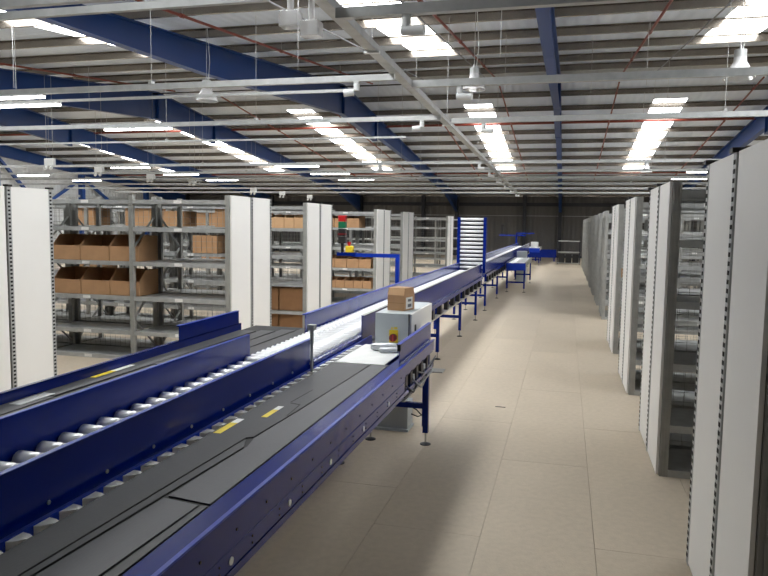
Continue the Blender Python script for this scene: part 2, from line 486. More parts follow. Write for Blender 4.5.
XRK, XLK = .71, -4.0
rr = ['white-ended shelving rack nearest the camera at the right edge', 'second white-ended shelving rack along the right of the aisle',
      'third white-ended shelving rack along the right of the aisle', 'fourth and last white-ended shelving rack on the right of the aisle']
for lb, y in zip(rr, (2.74, 5.31, 7.87, 10.42)): rack(lb, XRK+.01, y, True, 3, 2, True, 'racks on the right of the aisle')
for k, y in enumerate((14.3, 16.85, 19.4, 21.9, 24.4, 26.9, 29.4, 31.9)):
    lb = 'open-ended grey shelving rack on the right, ' + ['nearest', 'second', 'third', 'fourth', 'fifth', 'sixth', 'seventh', 'furthest'][k]+' of the eight open-ended ones'
    t = rack(lb, XRK+.03, y, True, 2, 1 if k < 2 else 0, False, 'racks on the right of the aisle')
rack('white-ended shelving rack at the left edge of the picture', -5.46, 5.31, False, 2, 2, True, 'racks left of the conveyor')
lr = ['shelving rack with open cardboard bins, second from the left edge', 'shelving rack behind the bin rack, third from the left', 'shelving rack behind the traffic signal, fourth from the left',
      'narrow-looking far shelving rack, fifth from the left', 'empty far shelving rack left of the raised roller gate', 'furthest left shelving rack, seen behind the raised roller gate']
for lb, y, d, nb in zip(lr, (7.86, 10.5, 14.75, 17.3, 24.2, 29.5), (2, 2, 1, 1, 1, 0), (5, 5, 5, 5, 4, 3)):
    rack(lb, XLK, y, False, nb, d, True, 'racks left of the conveyor')

# ------------------------------------------------------------ cardboard on the shelves
def bin_mesh(w, d, hf, hb, m):
    """open-topped pick bin: low front, sides rising to the back"""
    b_ = MB(); t = .006
    b_.box(0, w, 0, d, 0, t); b_.box(0, w, 0, t, 0, hf); b_.box(0, w, d-t, d, 0, hb)
    side = [(t, 0), (d-t, 0), (d-t, hb), (d*.35, hb), (t, hf)]
    b_.prism(side, 'x', 0, t); b_.prism(side, 'x', w-t, w)
    return b_.mesh('bin', m)
big = bin_mesh(.43, .44, .19, .33, 'card')
pos4 = ['leftmost', 'second from the left', 'third from the left', 'rightmost']
tape = MB().box(.17, .26, -.0015, .0, .0, .19).mesh('front_seam', 'carddark')
for z, lv in ((1.28, 'upper'), (.83, 'lower')):
    for i, x in enumerate((-6.62, -6.18, -5.74)):
        o = inst(big, 'cardboard_bin', None, (x, 7.915, z+.002))
        tag(o, 'large open cardboard bin on the %s bin shelf, %s of three' % (lv, ['leftmost', 'middle', 'rightmost'][i]), 'bin', 'large cardboard bins on the left rack')
sb = bin_mesh(.165, .42, .17, .22, 'cardlight')
for i in range(4):
    tag(inst(sb, 'cardboard_bin', None, (-4.74+i*.172, 10.54, 1.722)), 'small pale cardboard bin on the third left rack, %s of its row' % pos4[i], 'bin', 'small bins on the third left rack')
def carton(w, d, h, m='card', tp=True):
    b_ = MB(); b_.box(0, w, 0, d, 0, h); return b_.mesh('carton', m)
def box_thing(label, x, y, z, w, d, h, m='card', grp=None, flap=False):
    t = thing('cardboard_box', label, 'box', (x, y, z), 0, grp)
    MB().box(0, w, 0, d, 0, h).build('carton', m, t, bevel=.004)
    MB().box(w*.5-.025, w*.5+.025, -.001, d+.001, h, h+.0015).build('tape', 'cardlight', t)
    if flap: MB().bar((0, .0, h), (w, -.02, h+.05), .01, .003).build('flap', m, t)
    return t
for z, nm in ((.385, 'lower'), (.055, 'bottom')):
    for i in range(2):
        box_thing('large brown carton on the %s shelf of the third left rack, %s one' % (nm, ['left', 'right'][i]), -4.92+i*.44, 10.54, z+.002, .42, .5, .37 if z > .1 else .29, 'carddark', 'brown cartons on the third left rack')
mb_ = bin_mesh(.3, .5, .24, .3, 'card')
for lvl, z, n in (('top', 1.722, 3), ('middle', 1.0, 0), ('lower', .832, 4)):
    for i in range(n):
        tag(inst(bin_mesh(.27, .5, .2, .26, 'card'), 'cardboard_bin', None, (-5.25+i*.285, 14.79, z)), 'orange-brown cardboard bin behind the signal, %s shelf, %s' % (lvl, ['first from the left', 'second from the left', 'third from the left', 'fourth from the left'][i]), 'bin', 'bins on the rack behind the signal')
for i in range(5):
    tag(inst(bin_mesh(.2, .5, .17, .22, 'card'), 'cardboard_bin', None, (-5.15+i*.21, 14.79, .382)), 'low cardboard bin behind the blue signal arm, %s from the left' % ORD[i], 'bin', 'low bins on the rack behind the signal')
n = 0
for (rk, yy) in (('third', 10.54), ('fourth', 14.8)):
    for k, (x, z, w, h) in enumerate(((-7.3, 1.72, .5, .3), (-6.6, 1.72, .4, .26), (-6.0, 1.28, .45, .3), (-7.6, 1.28, .5, .28), (-8.4, 1.72, .5, .3), (-5.6, 1.72, .36, .3), (-8.3, .83, .5, .3))):
        if rk == 'fourth' and x > -6.1: continue
        box_thing('cardboard box seen through the bin rack, standing on the %s left rack, %s counted' % (rk, ORD[k]), x+random.uniform(-.05, .05), yy, z+.002, w, .45, h, random.choice(['card', 'carddark', 'card']), 'boxes seen through the bin rack')
        n += 1
# flattened cartons stacked behind the bins
for i in range(5):
    tag(MB().box(-5.35, -4.78, 10.55, 11.0, 1.722+i*.05, 1.722+i*.05+.042).build('flat_carton', 'card' if i % 2 else 'carddark'), 'flattened carton in the stack behind the bin rack post, %s from the bottom' % ORD[i], 'carton', 'flattened cartons')
box_thing('small orange carton low on the first open-ended right rack', XRK+.28, 14.35, .83, .3, .4, .3, 'card')

# ------------------------------------------------------------ conveyors
def roller_mesh(w, r, m, groove=True, n=12):
    b_ = MB()
    if groove:
        xs = [0, .004, .09, .094, .102, .106, .135, .139, .147, .151, w-.004, w]
        rs = [r*.8, r, r, r*.86, r*.82, r, r, r*.82, r*.82, r, r, r*.8]
    else: xs, rs = [0, .004, w-.004, w], [r*.8, r, r, r*.8]
    b_.tube([(x, 0, 0) for x in xs], rs, n)
    me = b_.mesh('roller', m)
    me.polygons.foreach_set('use_smooth', [True]*len(me.polygons)); return me
CW0, CW1, RZ, GZ = -2.03, -1.60, .92, 1.05      # main line: guard planes, roller crown, guard top
ROL = roller_mesh(.42, .036, 'roller', n=16)
ROLW = roller_mesh(.42, .028, 'rollerwhite')
def guard(mb, x, y0, y1, z0, z1, t=.004, lip=.018, side=1):
    mb.box(x-t/2, x+t/2, y0, y1, z0, z1)
    mb.box(min(x, x+lip*side), max(x, x+lip*side), y0, y1, z1-.004, z1)
    return mb
def leg_frame(t, x0, x1, y, ztop, bars=(.22, .5)):
    for x in (x0, x1):
        l = MB().box(x-.022, x+.022, y-.022, y+.022, .1, ztop).build('leg', 'blue', t)
        MB().tube([(x, y, .012), (x, y, .14)], .008, 8).build('threaded_stud', 'chrome', l)
        MB().tube([(x, y, 0), (x, y, .006), (x, y, .016)], [.045, .045, .012], 14).build('foot', 'blackplastic', l)
    for z in bars: MB().box(x0+.022, x1-.022, y-.018, y+.018, z, z+.045).build('cross_bar', 'blue', t)

# --- near main line
t = thing('roller_conveyor', 'near main roller conveyor between tall dark blue guards', 'conveyor')
Y0, Y1 = .9, 4.27
for x, sd, lb in ((CW1, 1, 'r'), (CW0, -1, 'l')):
    g = guard(MB(), x, Y0, Y1, .70, GZ, side=sd).build('side_guard', 'blue', t)
    MB().box(min(x, x+.02*sd), max(x, x+.02*sd), Y0, Y1, GZ, GZ+.003).build('guard_edge', 'bluelip', g)
    bm_ = MB(); y = Y0+.06
    while y < Y1: bm_.tube([(x+.002*sd, y, .885), (x+.006*sd, y, .885)], .008, 6); y += .3
    stuff(bm_.build('bolts', 'galv', g))
y = Y0+.05
while y < 5.38:
    inst(ROL if y < 4.2 else ROLW, 'roller', t, (CW0+.006, y, RZ-(.046 if y < 4.2 else .028))); y += .125 if y < 4.1 else .085
MB().box(CW0+.004, CW1-.004, Y0, Y1+1.1, .72, .74).build('underpan', 'blue', t)
MB().box(CW1-.002, CW1+.03, Y1, 5.4, .8, .9).build('frame_rail', 'blue', t)
MB().box(CW0-.03, CW0+.002, Y1, 5.4, .8, .9).build('frame_rail', 'blue', t)
leg_frame(t, CW0, CW1, 2.2, .72); leg_frame(t, CW0, CW1, 4.9, .72)

# --- right side line with cover plates
t = thing('plate_conveyor', 'near side conveyor with dark grey cover plates, right of the main rollers', 'conveyor')
PX0, PX1, PZ = -1.50, -1.11, .865
ch = MB(); YA, YB = .9, 4.55
ch.box(-1.024, -1.02, YA, YB, .67, PZ-.004)
ch.box(-1.11, -1.02, YA, 5.62, PZ-.008, PZ-.004)
ch.box(-1.06, -1.02, YA, YB, .67, .674)
ch.box(-1.024, -1.02, YB, 5.62, .78, PZ-.004)
ch.build('side_channel', 'blue', t)
MB().box(-1.030, -1.014, YA, 5.62, PZ-.006, PZ+.002).build('channel_lip', 'bluelip', t)
MB().box(-1.024, -1.016, YA, YB, .735, .74).build('channel_crease', 'blue', t)
MB().box(-1.06, -1.018, YA, 5.62, .64, .668).build('bottom_flange', 'blue', t)
hm = MB().tube([(0, 0, 0), (.003, 0, 0)], .016, 14).mesh('cover_cap', 'yellow')
cap = MB().tube([(0, 0, 0), (.003, 0, 0)], .014, 14).mesh('hole_cap', 'label')
for y in (1.5, 2.0, 2.5, 3.0, 3.55, 4.1): inst(cap, 'hole_cap', t, (-1.0195, y, .70))
bt = MB(); y = 1.2
while y < 4.5:
    for z in (.69, .715): bt.tube([(-1.0195, y, z), (-1.0165, y, z)], .004, 6)
    bt.tube([(-1.0195, y+.12, .79), (-1.0165, y+.12, .79)], .005, 6); y += .24
stuff(bt.build('bolts', 'black', t))
# inner rail and skewed rollers that show as triangles beside the plates
MB().box(-1.565, -1.548, YA, 5.62, .80, PZ+.004).build('inner_rail', 'bluelip', t)
MB().box(-1.60, -1.565, YA, 4.4, .80, .85).build('gap_cover', 'blue', t)
tri = MB()
arc = [(-.004, -.05), (.026, -.034), (.050, -.006), (.052, .004), (.03, .016), (-.004, .022)]
tri.prism(arc, 'z', -.03, .0)
trm = tri.mesh('skewed_roller', 'label')
y = 1.0
while y < 5.2: inst(trm, 'skewed_roller', t, (-1.548, y, PZ-.001)); y += .112
# cover plates with black joints
MB().box(PX0, PX1, YA, 4.5, PZ-.012, PZ-.006).build('plate_bed', 'black', t)
def plate(x0, x1, y0, y1, z=PZ, m='plate'):
    return MB().box(x0, x1, y0, y1, z-.006, z).build('cover_plate', m, t, bevel=.001)
def plate_poly(pts, m='plate', z=PZ):
    return MB().prism(pts, 'z', z-.006, z).build('cover_plate', m, t)
plate_poly([(PX0, YA), (-1.388, YA), (-1.322, 2.74), (-1.295, 2.76), (-1.272, 3.2), (-1.236, 4.45), (PX0, 4.45)])      # beside the rollers
plate_poly([(-1.380, YA), (-1.366, YA), (-1.274, 2.62), (-1.314, 2.72)])                                    # sliver between the two joints
plate_poly([(-1.356, YA), (-1.185, YA), (-1.148, 2.02), (-1.290, 2.045)], 'plate2')                                   # near wide plate
plate_poly([(-1.286, 2.065), (-1.115, 2.04), (-1.115, 4.45), (-1.228, 4.45), (-1.264, 3.2), (-1.285, 2.75), (-1.262, 2.63)], 'plate2')
plate_poly([(-1.168, YA), (-1.115, YA), (-1.115, 2.02), (-1.138, 2.02)])
for a_, b_ in (((-1.365, 3.37), (-1.352, 3.66)), ((-1.36, 3.35), (-1.30, 3.33)), ((-1.30, 3.32), (-1.285, 3.12))):
    MB().bar((a_[0], a_[1], PZ+.0005), (b_[0], b_[1], PZ+.0005), .006, .001).build('joint', 'black', t)
for (x0, x1, y0, y1) in ((-1.49, -1.455, 2.76, 2.93), (-1.395, -1.365, 3.06, 3.2)):
    MB().box(x0, x1, y0, y1, PZ, PZ+.001).build('warning_label', 'yellow', t)
    MB().box(x0, x1, y1, y1+.07, PZ, PZ+.001).build('white_label', 'label', t)
MB().box(-1.42, -1.14, 4.46, 5.25, PZ-.006, PZ+.001).build('white_end_plate', 'label', t)
MB().box(-1.50, -1.42, 4.46, 5.25, PZ-.02, PZ-.006).build('end_bed', 'label', t)  # bed coloured white to stand in for overexposed glare
# end guard
g = guard(MB(), -1.05, 4.5, 5.62, PZ-.06, 1.0, side=-1).build('end_guard', 'blue', t)
MB().box(-1.07, -1.045, 4.5, 5.62, 1.0, 1.004).build('guard_edge', 'bluelip', g)
MB().box(-1.062, -1.04, 4.49, 4.52, .96, 1.003).build('guard_corner', 'blackplastic', g)
# open drive bay below the end with brackets and cables
MB().box(-1.06, -1.02, 4.55, 5.62, .60, .606).build('lower_rail', 'galv', t)
for y in (4.62, 4.78, 4.98, 5.16, 5.38): MB().box(-1.06, -1.03, y, y+.07, .61, .78).build('bracket', 'blackplastic', t)
for y in (4.88, 5.28): MB().box(-1.045, -1.03, y, y+.04, .63, .72).build('connector', 'grey', t)
for k, (a, b_, sag) in enumerate(((4.6, 5.2, .1), (4.8, 5.6, .14), (5.0, 5.66, .06))):
    pts = [(-1.02+.012*math.sin(q*.9), a+(b_-a)*q/8, .70-sag*math.sin(math.pi*q/8)+.01*k) for q in range(9)]
    MB().tube(pts, .006, 6).build('cable', 'cable' if k else 'blackplastic', t, smooth=True)
MB().box(-1.5, -1.03, 4.5, 5.62, .76, .78).build('drive_pan', 'blue', t)
MB().box(-1.5, -1.05, YA, 4.5, .69, .70).build('lower_pan', 'black', t) if False else None
leg_frame(t, -1.53, -1.06, 5.54, .78, (.30, .52)); leg_frame(t, -1.53, -1.06, 1.2, .67)

# --- left side line
t = thing('plate_conveyor', 'far side conveyor with dark grey plates, left of the main rollers', 'conveyor')
LX = -2.74
g = MB(); g.box(LX-.004, LX, .9, 5.6, .68, .92); g.box(LX-.03, LX, .9, 5.6, .916, .92)
g.build('side_channel', 'blue', t)
gd = guard(MB(), LX-.006, 4.58, 5.56, .90, 1.03, side=-1).build('end_guard', 'blue', t)
MB().box(LX-.03, LX, 4.58, 5.56, 1.03, 1.034).build('guard_edge', 'bluelip', gd)
MB().box(LX, CW0-.06, .9, 5.9, PZ-.014, PZ-.008).build('plate_bed', 'black', t)
def lp(pts, m='plate'): return MB().prism(pts, 'z', PZ-.008, PZ).build('cover_plate', m, t)
lp([(LX+.006, .9), (-2.60, .9), (-2.60, 3.1), (LX+.006, 3.1)]); lp([(LX+.006, 3.12), (-2.62, 3.12), (-2.58, 5.55), (LX+.006, 5.55)])
lp([(-2.585, .9), (-2.46, .9), (-2.46, 4.0), (-2.585, 4.0)]); lp([(-2.60, 4.02), (-2.44, 4.02), (-2.42, 5.6), (-2.55, 5.6)])
lp([(-2.445, .9), (-2.10, .9), (-2.10, 3.9), (-2.445, 3.9)]); lp([(-2.42, 3.92), (-2.30, 3.92), (-2.27, 5.7), (-2.40, 5.7)])
lp([(-2.28, 3.92), (-2.10, 3.92), (-2.12, 5.9), (-2.25, 5.9)])
MB().box(LX+.012, LX+.05, 3.55, 3.75, PZ, PZ+.001).build('warning_label', 'yellow', t)
MB().box(LX+.012, LX+.05, 3.75, 3.95, PZ, PZ+.001).build('white_label', 'label', t)
MB().box(LX+.03, LX+.1, 2.9, 3.15, PZ, PZ+.002).build('worn_patch_plate', 'galv', t)
leg_frame(t, LX+.03, CW0-.08, 1.6, .84); leg_frame(t, LX+.03, CW0-.08, 5.2, .84)

# --- main line beyond the junction
def far_line(label, y0, y1, legs, rol, step=.1):
    t = thing('roller_conveyor', label, 'conveyor')
    gl = guard(MB(), CW0-.03, y0, y1, .74, GZ, side=-1).build('side_guard', 'blue', t)
    MB().box(CW0-.055, CW0-.028, y0, y1, GZ, GZ+.004).build('guard_edge', 'bluelip', gl)
    gr = guard(MB(), CW1, y0+.1, y1, .80, GZ, side=1).build('side_guard', 'blue', t)
    MB().box(CW1-.01, CW1+.02, y0+.1, y1, GZ, GZ+.004).build('guard_edge', 'galvdark', gr)
    MB().box(CW1-.01, CW1+.03, y0+.1, y1, .745, .80).build('frame_rail', 'blue', t)
    MB().box(CW1-.03, CW1+.03, y0+.1, y1, .60, .625).build('lower_rail', 'galvdark', t)
    MB().box(CW0-.03, CW1, y0+.1, y1, .74, .755).build('underpan', 'blue', t)
    y = y0+.4
    while y < y1-.2:
        MB().box(CW1-.02, CW1+.035, y, y+.13, .625, .745).build('bracket', 'blackplastic', t); y += .55
    y = y0+.03
    while y < y1: inst(rol, 'roller', t, (CW0+.006-.015, y, RZ-.028)); y += step
    for yl in legs: leg_frame(t, CW0, CW1-.02, yl, .74, (.30, .52))
    return t
far_line('long main roller conveyor running back beyond the control box', 5.38, 13.98, (7.2, 9.2, 11.25, 13.3), ROLW)
far_line('main roller conveyor beyond the raised gate, running to the far wall', 14.5, 32.6, (14.9, 17.6, 20.6, 24, 28, 32), ROLW, .16)

# raised gate section
t = thing('lift_gate', 'raised roller conveyor gate standing upright on the main line', 'gate', (0, 14.05, 0))
for x in (-2.08, -1.56):
    f = MB().box(x-.03, x+.03, -.05, .05, .86, 1.97).build('side_frame', 'blue', t)
    bm_ = MB(); z = .95
    while z < 1.95: bm_.tube([(x-.034, -.02, z), (x-.030, -.02, z)], .01, 6); z += .08
    stuff(bm_.build('bolts', 'galv', f))
GR = roller_mesh(.46, .025, 'rollerwhite', False)
for k in range(13): inst(GR, 'roller', t, (-2.05, -.012, .97+.08*k))
MB().box(-2.05, -1.59, .02, .03, .90, 1.95).build('back_plate', 'steeldark', t)  # dark sheet colour stands in for shade in the roller gaps
MB().box(-2.20, -2.08, -.5, .05, .86, 1.0).build('hinge_block', 'blue', t)

# spur benches at right of the main line
def bench(label, x0, x1, y0, y1, ztop, grp='spur conveyors'):
    t = thing('spur_conveyor', label, 'conveyor', (0, 0, 0), 0, grp)
    MB().box(x0, x1, y0, y0+.03, ztop-.2, ztop).build('front_panel', 'bluelip', t)
    for x in (x0, x1-.03): MB().box(x, x+.03, y0+.03, y1, ztop-.12, ztop+.02).build('side_rail', 'galvdark', t)
    MB().box(x0+.03, x1-.03, y0+.03, y1, ztop-.06, ztop-.04).build('bed', 'galv', t)
    me = roller_mesh(x1-x0-.08, .025, 'rollerwhite', False); y = y0+.1
    while y < y1: inst(me, 'roller', t, (x0+.04, y, ztop-.02)); y += .14
    for yy in (y0+.05, y1-.1): leg_frame(t, x0+.03, x1-.03, yy, ztop-.12, (.25,))
    return t
bench('short blue spur conveyor standing in the aisle beyond the raised gate', -1.55, -1.03, 19.4, 22.9, .80)
bench('second spur conveyor at the far end of the aisle', -1.75, -1.15, 33.5, 36, .80)
tag(MB().box(-1.52, -1.2, 23.1, 23.4, 0, 1.0).build('floor_cabinet', 'grey', bevel=.01), 'pale grey cabinet standing behind the nearer spur conveyor', 'cabinet')
tag(MB().box(-1.58, -1.24, 33.7, 34.1, .80, 1.08).build('white_carton', 'label', bevel=.005), 'white box standing on the furthest spur conveyor', 'box')

t = thing('cross_conveyor', 'blue conveyor running across in front of the dark far wall', 'conveyor')
MB().box(-2.6, -.45, 37.6, 37.65, .20, .60).build('side_panel', 'blue', t)
MB().box(-2.6, -.45, 38.2, 38.25, .20, .60).build('side_panel', 'blue', t)
MB().box(-2.6, -.45, 37.65, 38.2, .52, .56).build('bed', 'galvdark', t)
for x in (-2.5, -1.5, -.55): MB().box(x-.03, x+.03, 37.65, 38.2, 0, .20).build('leg', 'blue', t)

t = thing('far_shelf_unit', 'dark low shelf unit by the far wall at the end of the aisle', 'shelf', (0, 0, 0))
for x in (-.36, .68):
    for y in (35.0, 35.6): MB().box(x-.02, x+.02, y-.02, y+.02, 0, 1.15).build('upright', 'steeldark', t)
for z in (.04, .56, 1.10): MB().box(-.38, .70, 34.98, 35.62, z, z+.04).build('shelf', 'galvdark', t)
for k in range(3): tag(MB().box(-.31+k*.33, -.02+k*.33, 35.05, 35.55, .08, .5).build('dark_crate', 'blackplastic', bevel=.01), 'dark crate on the low shelf by the far wall, %s' % ['left', 'middle', 'right'][k], 'crate', 'dark crates by the far wall')

t = thing('gantry_frame', 'thin blue T-shaped frame over the far end of the main line', 'frame', (0, 33.4, 0))
MB().box(-2.28, -2.20, -.03, .03, 0, 1.42).build('post', 'blue', t)
MB().box(-3.02, -1.80, -.03, .03, 1.36, 1.41).build('cross_beam', 'bluelip', t)
MB().box(-2.22, -1.42, -.03, .03, 1.47, 1.51).build('cross_beam', 'bluelip', t)
MB().box(-2.25, -2.2, -.03, .03, 1.42, 1.51).build('stub', 'blue', t)
t = thing('far_signal', 'small dark signal tower on the end of the far blue frame', 'signal', (-2.9, 33.4, 1.41))
MB().box(-.045, .045, -.04, .04, .05, .47).build('stack', 'blackplastic', t, bevel=.01)
MB().tube([(0, 0, 0), (0, 0, .05)], .02, 8).build('stem', 'blackplastic', t)

# ------------------------------------------------------------ things on and under the conveyor
t = thing('control_box', 'light grey control cabinet on the conveyor end with a red isolator switch', 'cabinet', (0, 0, PZ))
MB().box(-1.42, -1.15, 5.24, 6.1, 0, .25).build('body', 'grey', t, bevel=.006)
dr = MB().box(-1.15, -1.13, 5.25, 6.09, .004, .246).build('door', 'white', t, bevel=.003)
MB().box(-1.13, -1.122, 5.36, 5.39, .10, .15).build('latch', 'blackplastic', dr)
MB().box(-1.13, -1.122, 5.28, 5.295, .06, .085).build('hinge', 'blackplastic', dr)
MB().box(-1.152, -1.149, 5.238, 5.25, .0, .25).build('door_seal', 'blackplastic', t)
iso = MB().box(-1.305, -1.235, 5.236, 5.24, .02, .12).build('isolator_plate', 'yellow', t)
MB().tube([(-1.27, 5.236, .06), (-1.27, 5.21, .06)], .03, 18).build('isolator_knob', 'darkred', iso)
MB().box(-1.274, -1.266, 5.205, 5.21, .035, .085).build('knob_bar', 'red', iso)
MB().prism([(-1.293, .128), (-1.275, .128), (-1.284, .145)], 'y', 5.236, 5.24).build('warning_triangle', 'yellow', t)
MB().box(-1.268, -1.24, 5.237, 5.24, .128, .142).build('warning_label', 'yellow', t)
MB().box(-1.42, -1.15, 5.62, 6.1, -.06, 0).build('support_bracket', 'blue', t)
for y in (6.05,):
    for x in (-1.4, -1.17): MB().box(x-.02, x+.02, y-.02, y+.02, -PZ, -.06).build('support_leg', 'blue', t)

# house-shaped carton on the cabinet
t = thing('cardboard_box', 'small brown carton with sloped top flaps standing on the grey control cabinet', 'box', (-1.275, 5.50, PZ+.2505), math.radians(-14))
w, d, h = .15, .19, .125
MB().box(-w/2, w/2, -d/2, d/2, 0, h).build('carton', 'card', t, bevel=.003)
MB().prism([(-d/2, h), (-d/2+.02, h+.055), (d/2-.02, h+.055), (d/2, h)], 'x', -w/2+.001, w/2-.001).build('folded_top', 'card', t)
fm = MB(); fm.v = [(-w/2, -d/2-.001, h), (w/2, -d/2-.001, h), (w/2-.004, -d/2+.019, h+.057), (-w/2+.012, -d/2+.019, h+.057)]; fm.f = [(0,1,2,3)]
fm.v += [(x, y+.003, z) for x, y, z in fm.v]; fm.f += [(7,6,5,4), (0,4,5,1), (1,5,6,2), (2,6,7,3), (3,7,4,0)]
fm.build('front_flap', 'cardlight', t)
lb = MB().box(w/2, w/2+.001, -.062, .055, .012, .105).build('address_label', 'label', t)
MB().box(w/2+.001, w/2+.0016, -.03, .03, .07, .09).build('label_print', 'print', lb)
MB().box(w/2+.001, w/2+.0016, -.03, .035, .025, .05).build('label_print', 'print', lb)
MB().box(-w/2-.0005, w/2+.0005, -d/2-.0008, -d/2, h*.48, h*.5).build('fold_line', 'carddark', t)

# rolled film on the white plate
t = thing('film_roll', 'crumpled roll of clear plastic film on the white plate before the cabinet', 'film', (-1.24, 4.95, PZ+.002), math.radians(8))
MB().tube([(-.13, .02, .028), (-.1, .02, .03), (0, .015, .03), (.09, .01, .029), (.1, .01, .02)], [.02, .03, .031, .03, .018], 14).build('film_tube', 'film', t, smooth=True)
MB().tube([(-.06, -.06, .018), (-.05, -.06, .02), (.08, -.05, .02), (.085, -.05, .012)], [.012, .02, .02, .01], 12).build('film_tail', 'film', t, smooth=True)

# sensor post
t = thing('sensor_post', 'slim steel sensor post standing between the main rollers and side plates', 'post', (-1.53, 4.12, 0))
MB().tube([(0, 0, .80), (0, 0, 1.13)], .009, 10).build('post', 'galv', t, smooth=True)
MB().box(-.022, .022, -.02, .02, 1.13, 1.165).build('head', 'galv', t)
MB().tube([(0, 0, 1.04), (0, 0, 1.09), (0, 0, 1.13)], [.011, .012, .014], 10).build('collar', 'galv', t)
MB().box(-.02, .02, -.02, .02, .78, .80).build('foot_plate', 'galv', t)

# enclosure on the floor under the conveyor
t = thing('floor_enclosure', 'pale grey metal enclosure on the floor under the side conveyor', 'enclosure', (-1.42, 5.85, 0))
MB().box(-.16, .14, 0, .2, .02, .25).build('body', 'greydk', t, bevel=.004)
MB().box(-.17, .15, -.03, .21, 0, .02).build('bottom_flange', 'grey', t)
MB().box(-.17, .15, -.01, .0, .235, .25).build('top_flange', 'grey', t)
pts = [(.14, .1, .2), (.2, .1, .17), (.24, .12, .12), (.2, .14, .1), (.14, .14, .12)]
MB().tube(pts, .006, 6).build('cable', 'blackplastic', t, smooth=True)
tag(MB().tube([(-1.38, 5.92, .25), (-1.38, 5.92, .5), (-1.37, 5.8, .7), (-1.3, 5.6, .77)], .01, 8).build('flexible_conduit', 'cable', smooth=True), 'grey flexible conduit rising from the floor enclosure', 'conduit')
t = thing('floor_bracket', 'small dark grey foot bracket on the floor behind the conveyor leg', 'bracket', (-1.5, 8.45, 0))
MB().box(-.11, .1, -.12, .1, 0, .012).build('base_plate', 'galvdark', t)
MB().box(-.10, -.05, -.04, .04, .012, .12).build('upstand', 'galvdark', t)
tag(MB().box(-.62, -.52, 6.92, 6.935, 0, .004).build('cable_tie', 'blackplastic'), 'short dark cable tie lying on the aisle floor', 'cable tie')

# signal tower on a blue arm
t = thing('blue_bracket', 'bright blue L-shaped bracket over the conveyor carrying the signal tower', 'bracket', (-.07, 9.3, 0))
MB().box(-2.17, -2.12, -.025, .025, .76, 1.40).build('post', 'bluelip', t)
MB().box(-2.80, -2.17, -.025, .025, 1.35, 1.40).build('arm', 'bluelip', t)
MB().box(-3.0, -2.74, -.06, .04, 1.36, 1.41).build('mounting_block', 'blue', t)
MB().box(-2.17, -1.992, -.03, .03, .76, .80).build('foot', 'bluelip', t)
t = thing('signal_tower', 'red and green traffic signal tower at the end of the blue arm', 'signal', (-3.01, 9.3, 1.41))
MB().tube([(0, 0, 0), (0, 0, .12)], .022, 10).build('stem', 'blackplastic', t)
for z0, z1, m in ((.12, .22, 'blackplastic'), (.225, .325, 'blackplastic'), (.33, .42, 'green'), (.425, .51, 'red')):
    MB().box(-.05, .05, -.045, .045, z0, z1).build('lamp_segment', m, t, bevel=.008)
MB().box(-.053, .053, -.048, .048, .24, .262).build('dark_red_band', 'darkred', t)
t = thing('emergency_stop', 'yellow emergency stop box with a red button beside the signal tower', 'button', (-2.90, 9.27, 1.41))
MB().box(-.045, .06, -.04, .04, 0, .09).build('housing', 'yellow', t, bevel=.01)
MB().tube([(0, -.0, .09), (0, -.0, .12), (0, 0, .145)], [.012, .03, .026], 12).build('button', 'red', t, smooth=True)

# ------------------------------------------------------------ lighting trunking, battens, fittings
TZ = 3.2
def wires(t, xs, y, z0, parent=None):
    for x in xs: MB().tube([(x, y, z0), (x, y, roofz(y)-.2)], .003, 5).build('suspension_wire', 'wire', t)
def trunk(label, x0, x1, y, z=TZ, w=.05, h=.06, m='galv', wx=(), bright=False):
    t = thing('lighting_trunking', label, 'trunking', (0, 0, 0), 0, 'lighting trunking under the roof')
    MB().box(x0, x1, y-w/2, y+w/2, z+.02, z+.02+h).build('rail', m, t)
    wires(t, wx, y, z+.08)
    for x in wx: MB().box(x-.02, x+.02, y-w*.7, y+w*.7, z+.02+h, z+.05+h).build('hanger_clip', 'galv', t)
    return t
def batten(label, x, y, z=TZ, L=1.15):
    t = thing('led_batten', label, 'light', (x, y, z), 0, 'lit LED battens')
    MB().box(-L/2, L/2, -.03, .03, 0, .02).build('housing', 'whitemetal', t)
    MB().box(-L/2+.01, L/2-.01, -.028, .028, -.022, 0).build('diffuser', 'led', t)
def spotfit(label, x, y, z=TZ+.02, face=1):
    t = thing('spot_fitting', label, 'light', (x, y, z), 0, 'white L-shaped fittings under the trunking')
    MB().box(-.025, .025, -.025, .025, -.02, 0).build('mount', 'galv', t)
    MB().tube([(0, 0, -.02), (0, 0, -.09)], .032, 12).build('stem', 'whitemetal', t, smooth=True)
    MB().tube([(-.03, 0, -.1), (.13*face, -.02, -.115)], .034, 12).build('head', 'whitemetal', t, smooth=True)
WXL = (-4.4, -9.0, -13.6, -18.2)
left_rows = [(6.85, 'first'), (9.5, 'second')]
for y, o_ in left_rows:
    trunk('grey light trunking over the left racks, %s from the camera' % o_, -22, -1.69, y, wx=WXL)
    batten('lit LED batten over the left racks on the %s trunking' % o_, -6.35, y)
    batten('lit LED batten further left on the %s trunking' % o_, -11.1, y)
t_ = trunk('thin second rail close behind the first left trunking', -22, -2.3, 7.35, w=.03, h=.03, wx=(-6.6,))
batten('lit LED batten on the thin rail at the left edge', -6.55, 7.35)
trunk('thin unlit rail over the left racks behind the second trunking', -22, -2.6, 11.35, w=.03, h=.03, wx=(-7.0,))
trunk('pair of trunking rails at the top left corner, nearer one', -12, -2.1, 4.07, wx=(-6,))
trunk('pair of trunking rails at the top left corner, further one', -12, -1.9, 4.3, w=.04, h=.05, wx=(-6,))
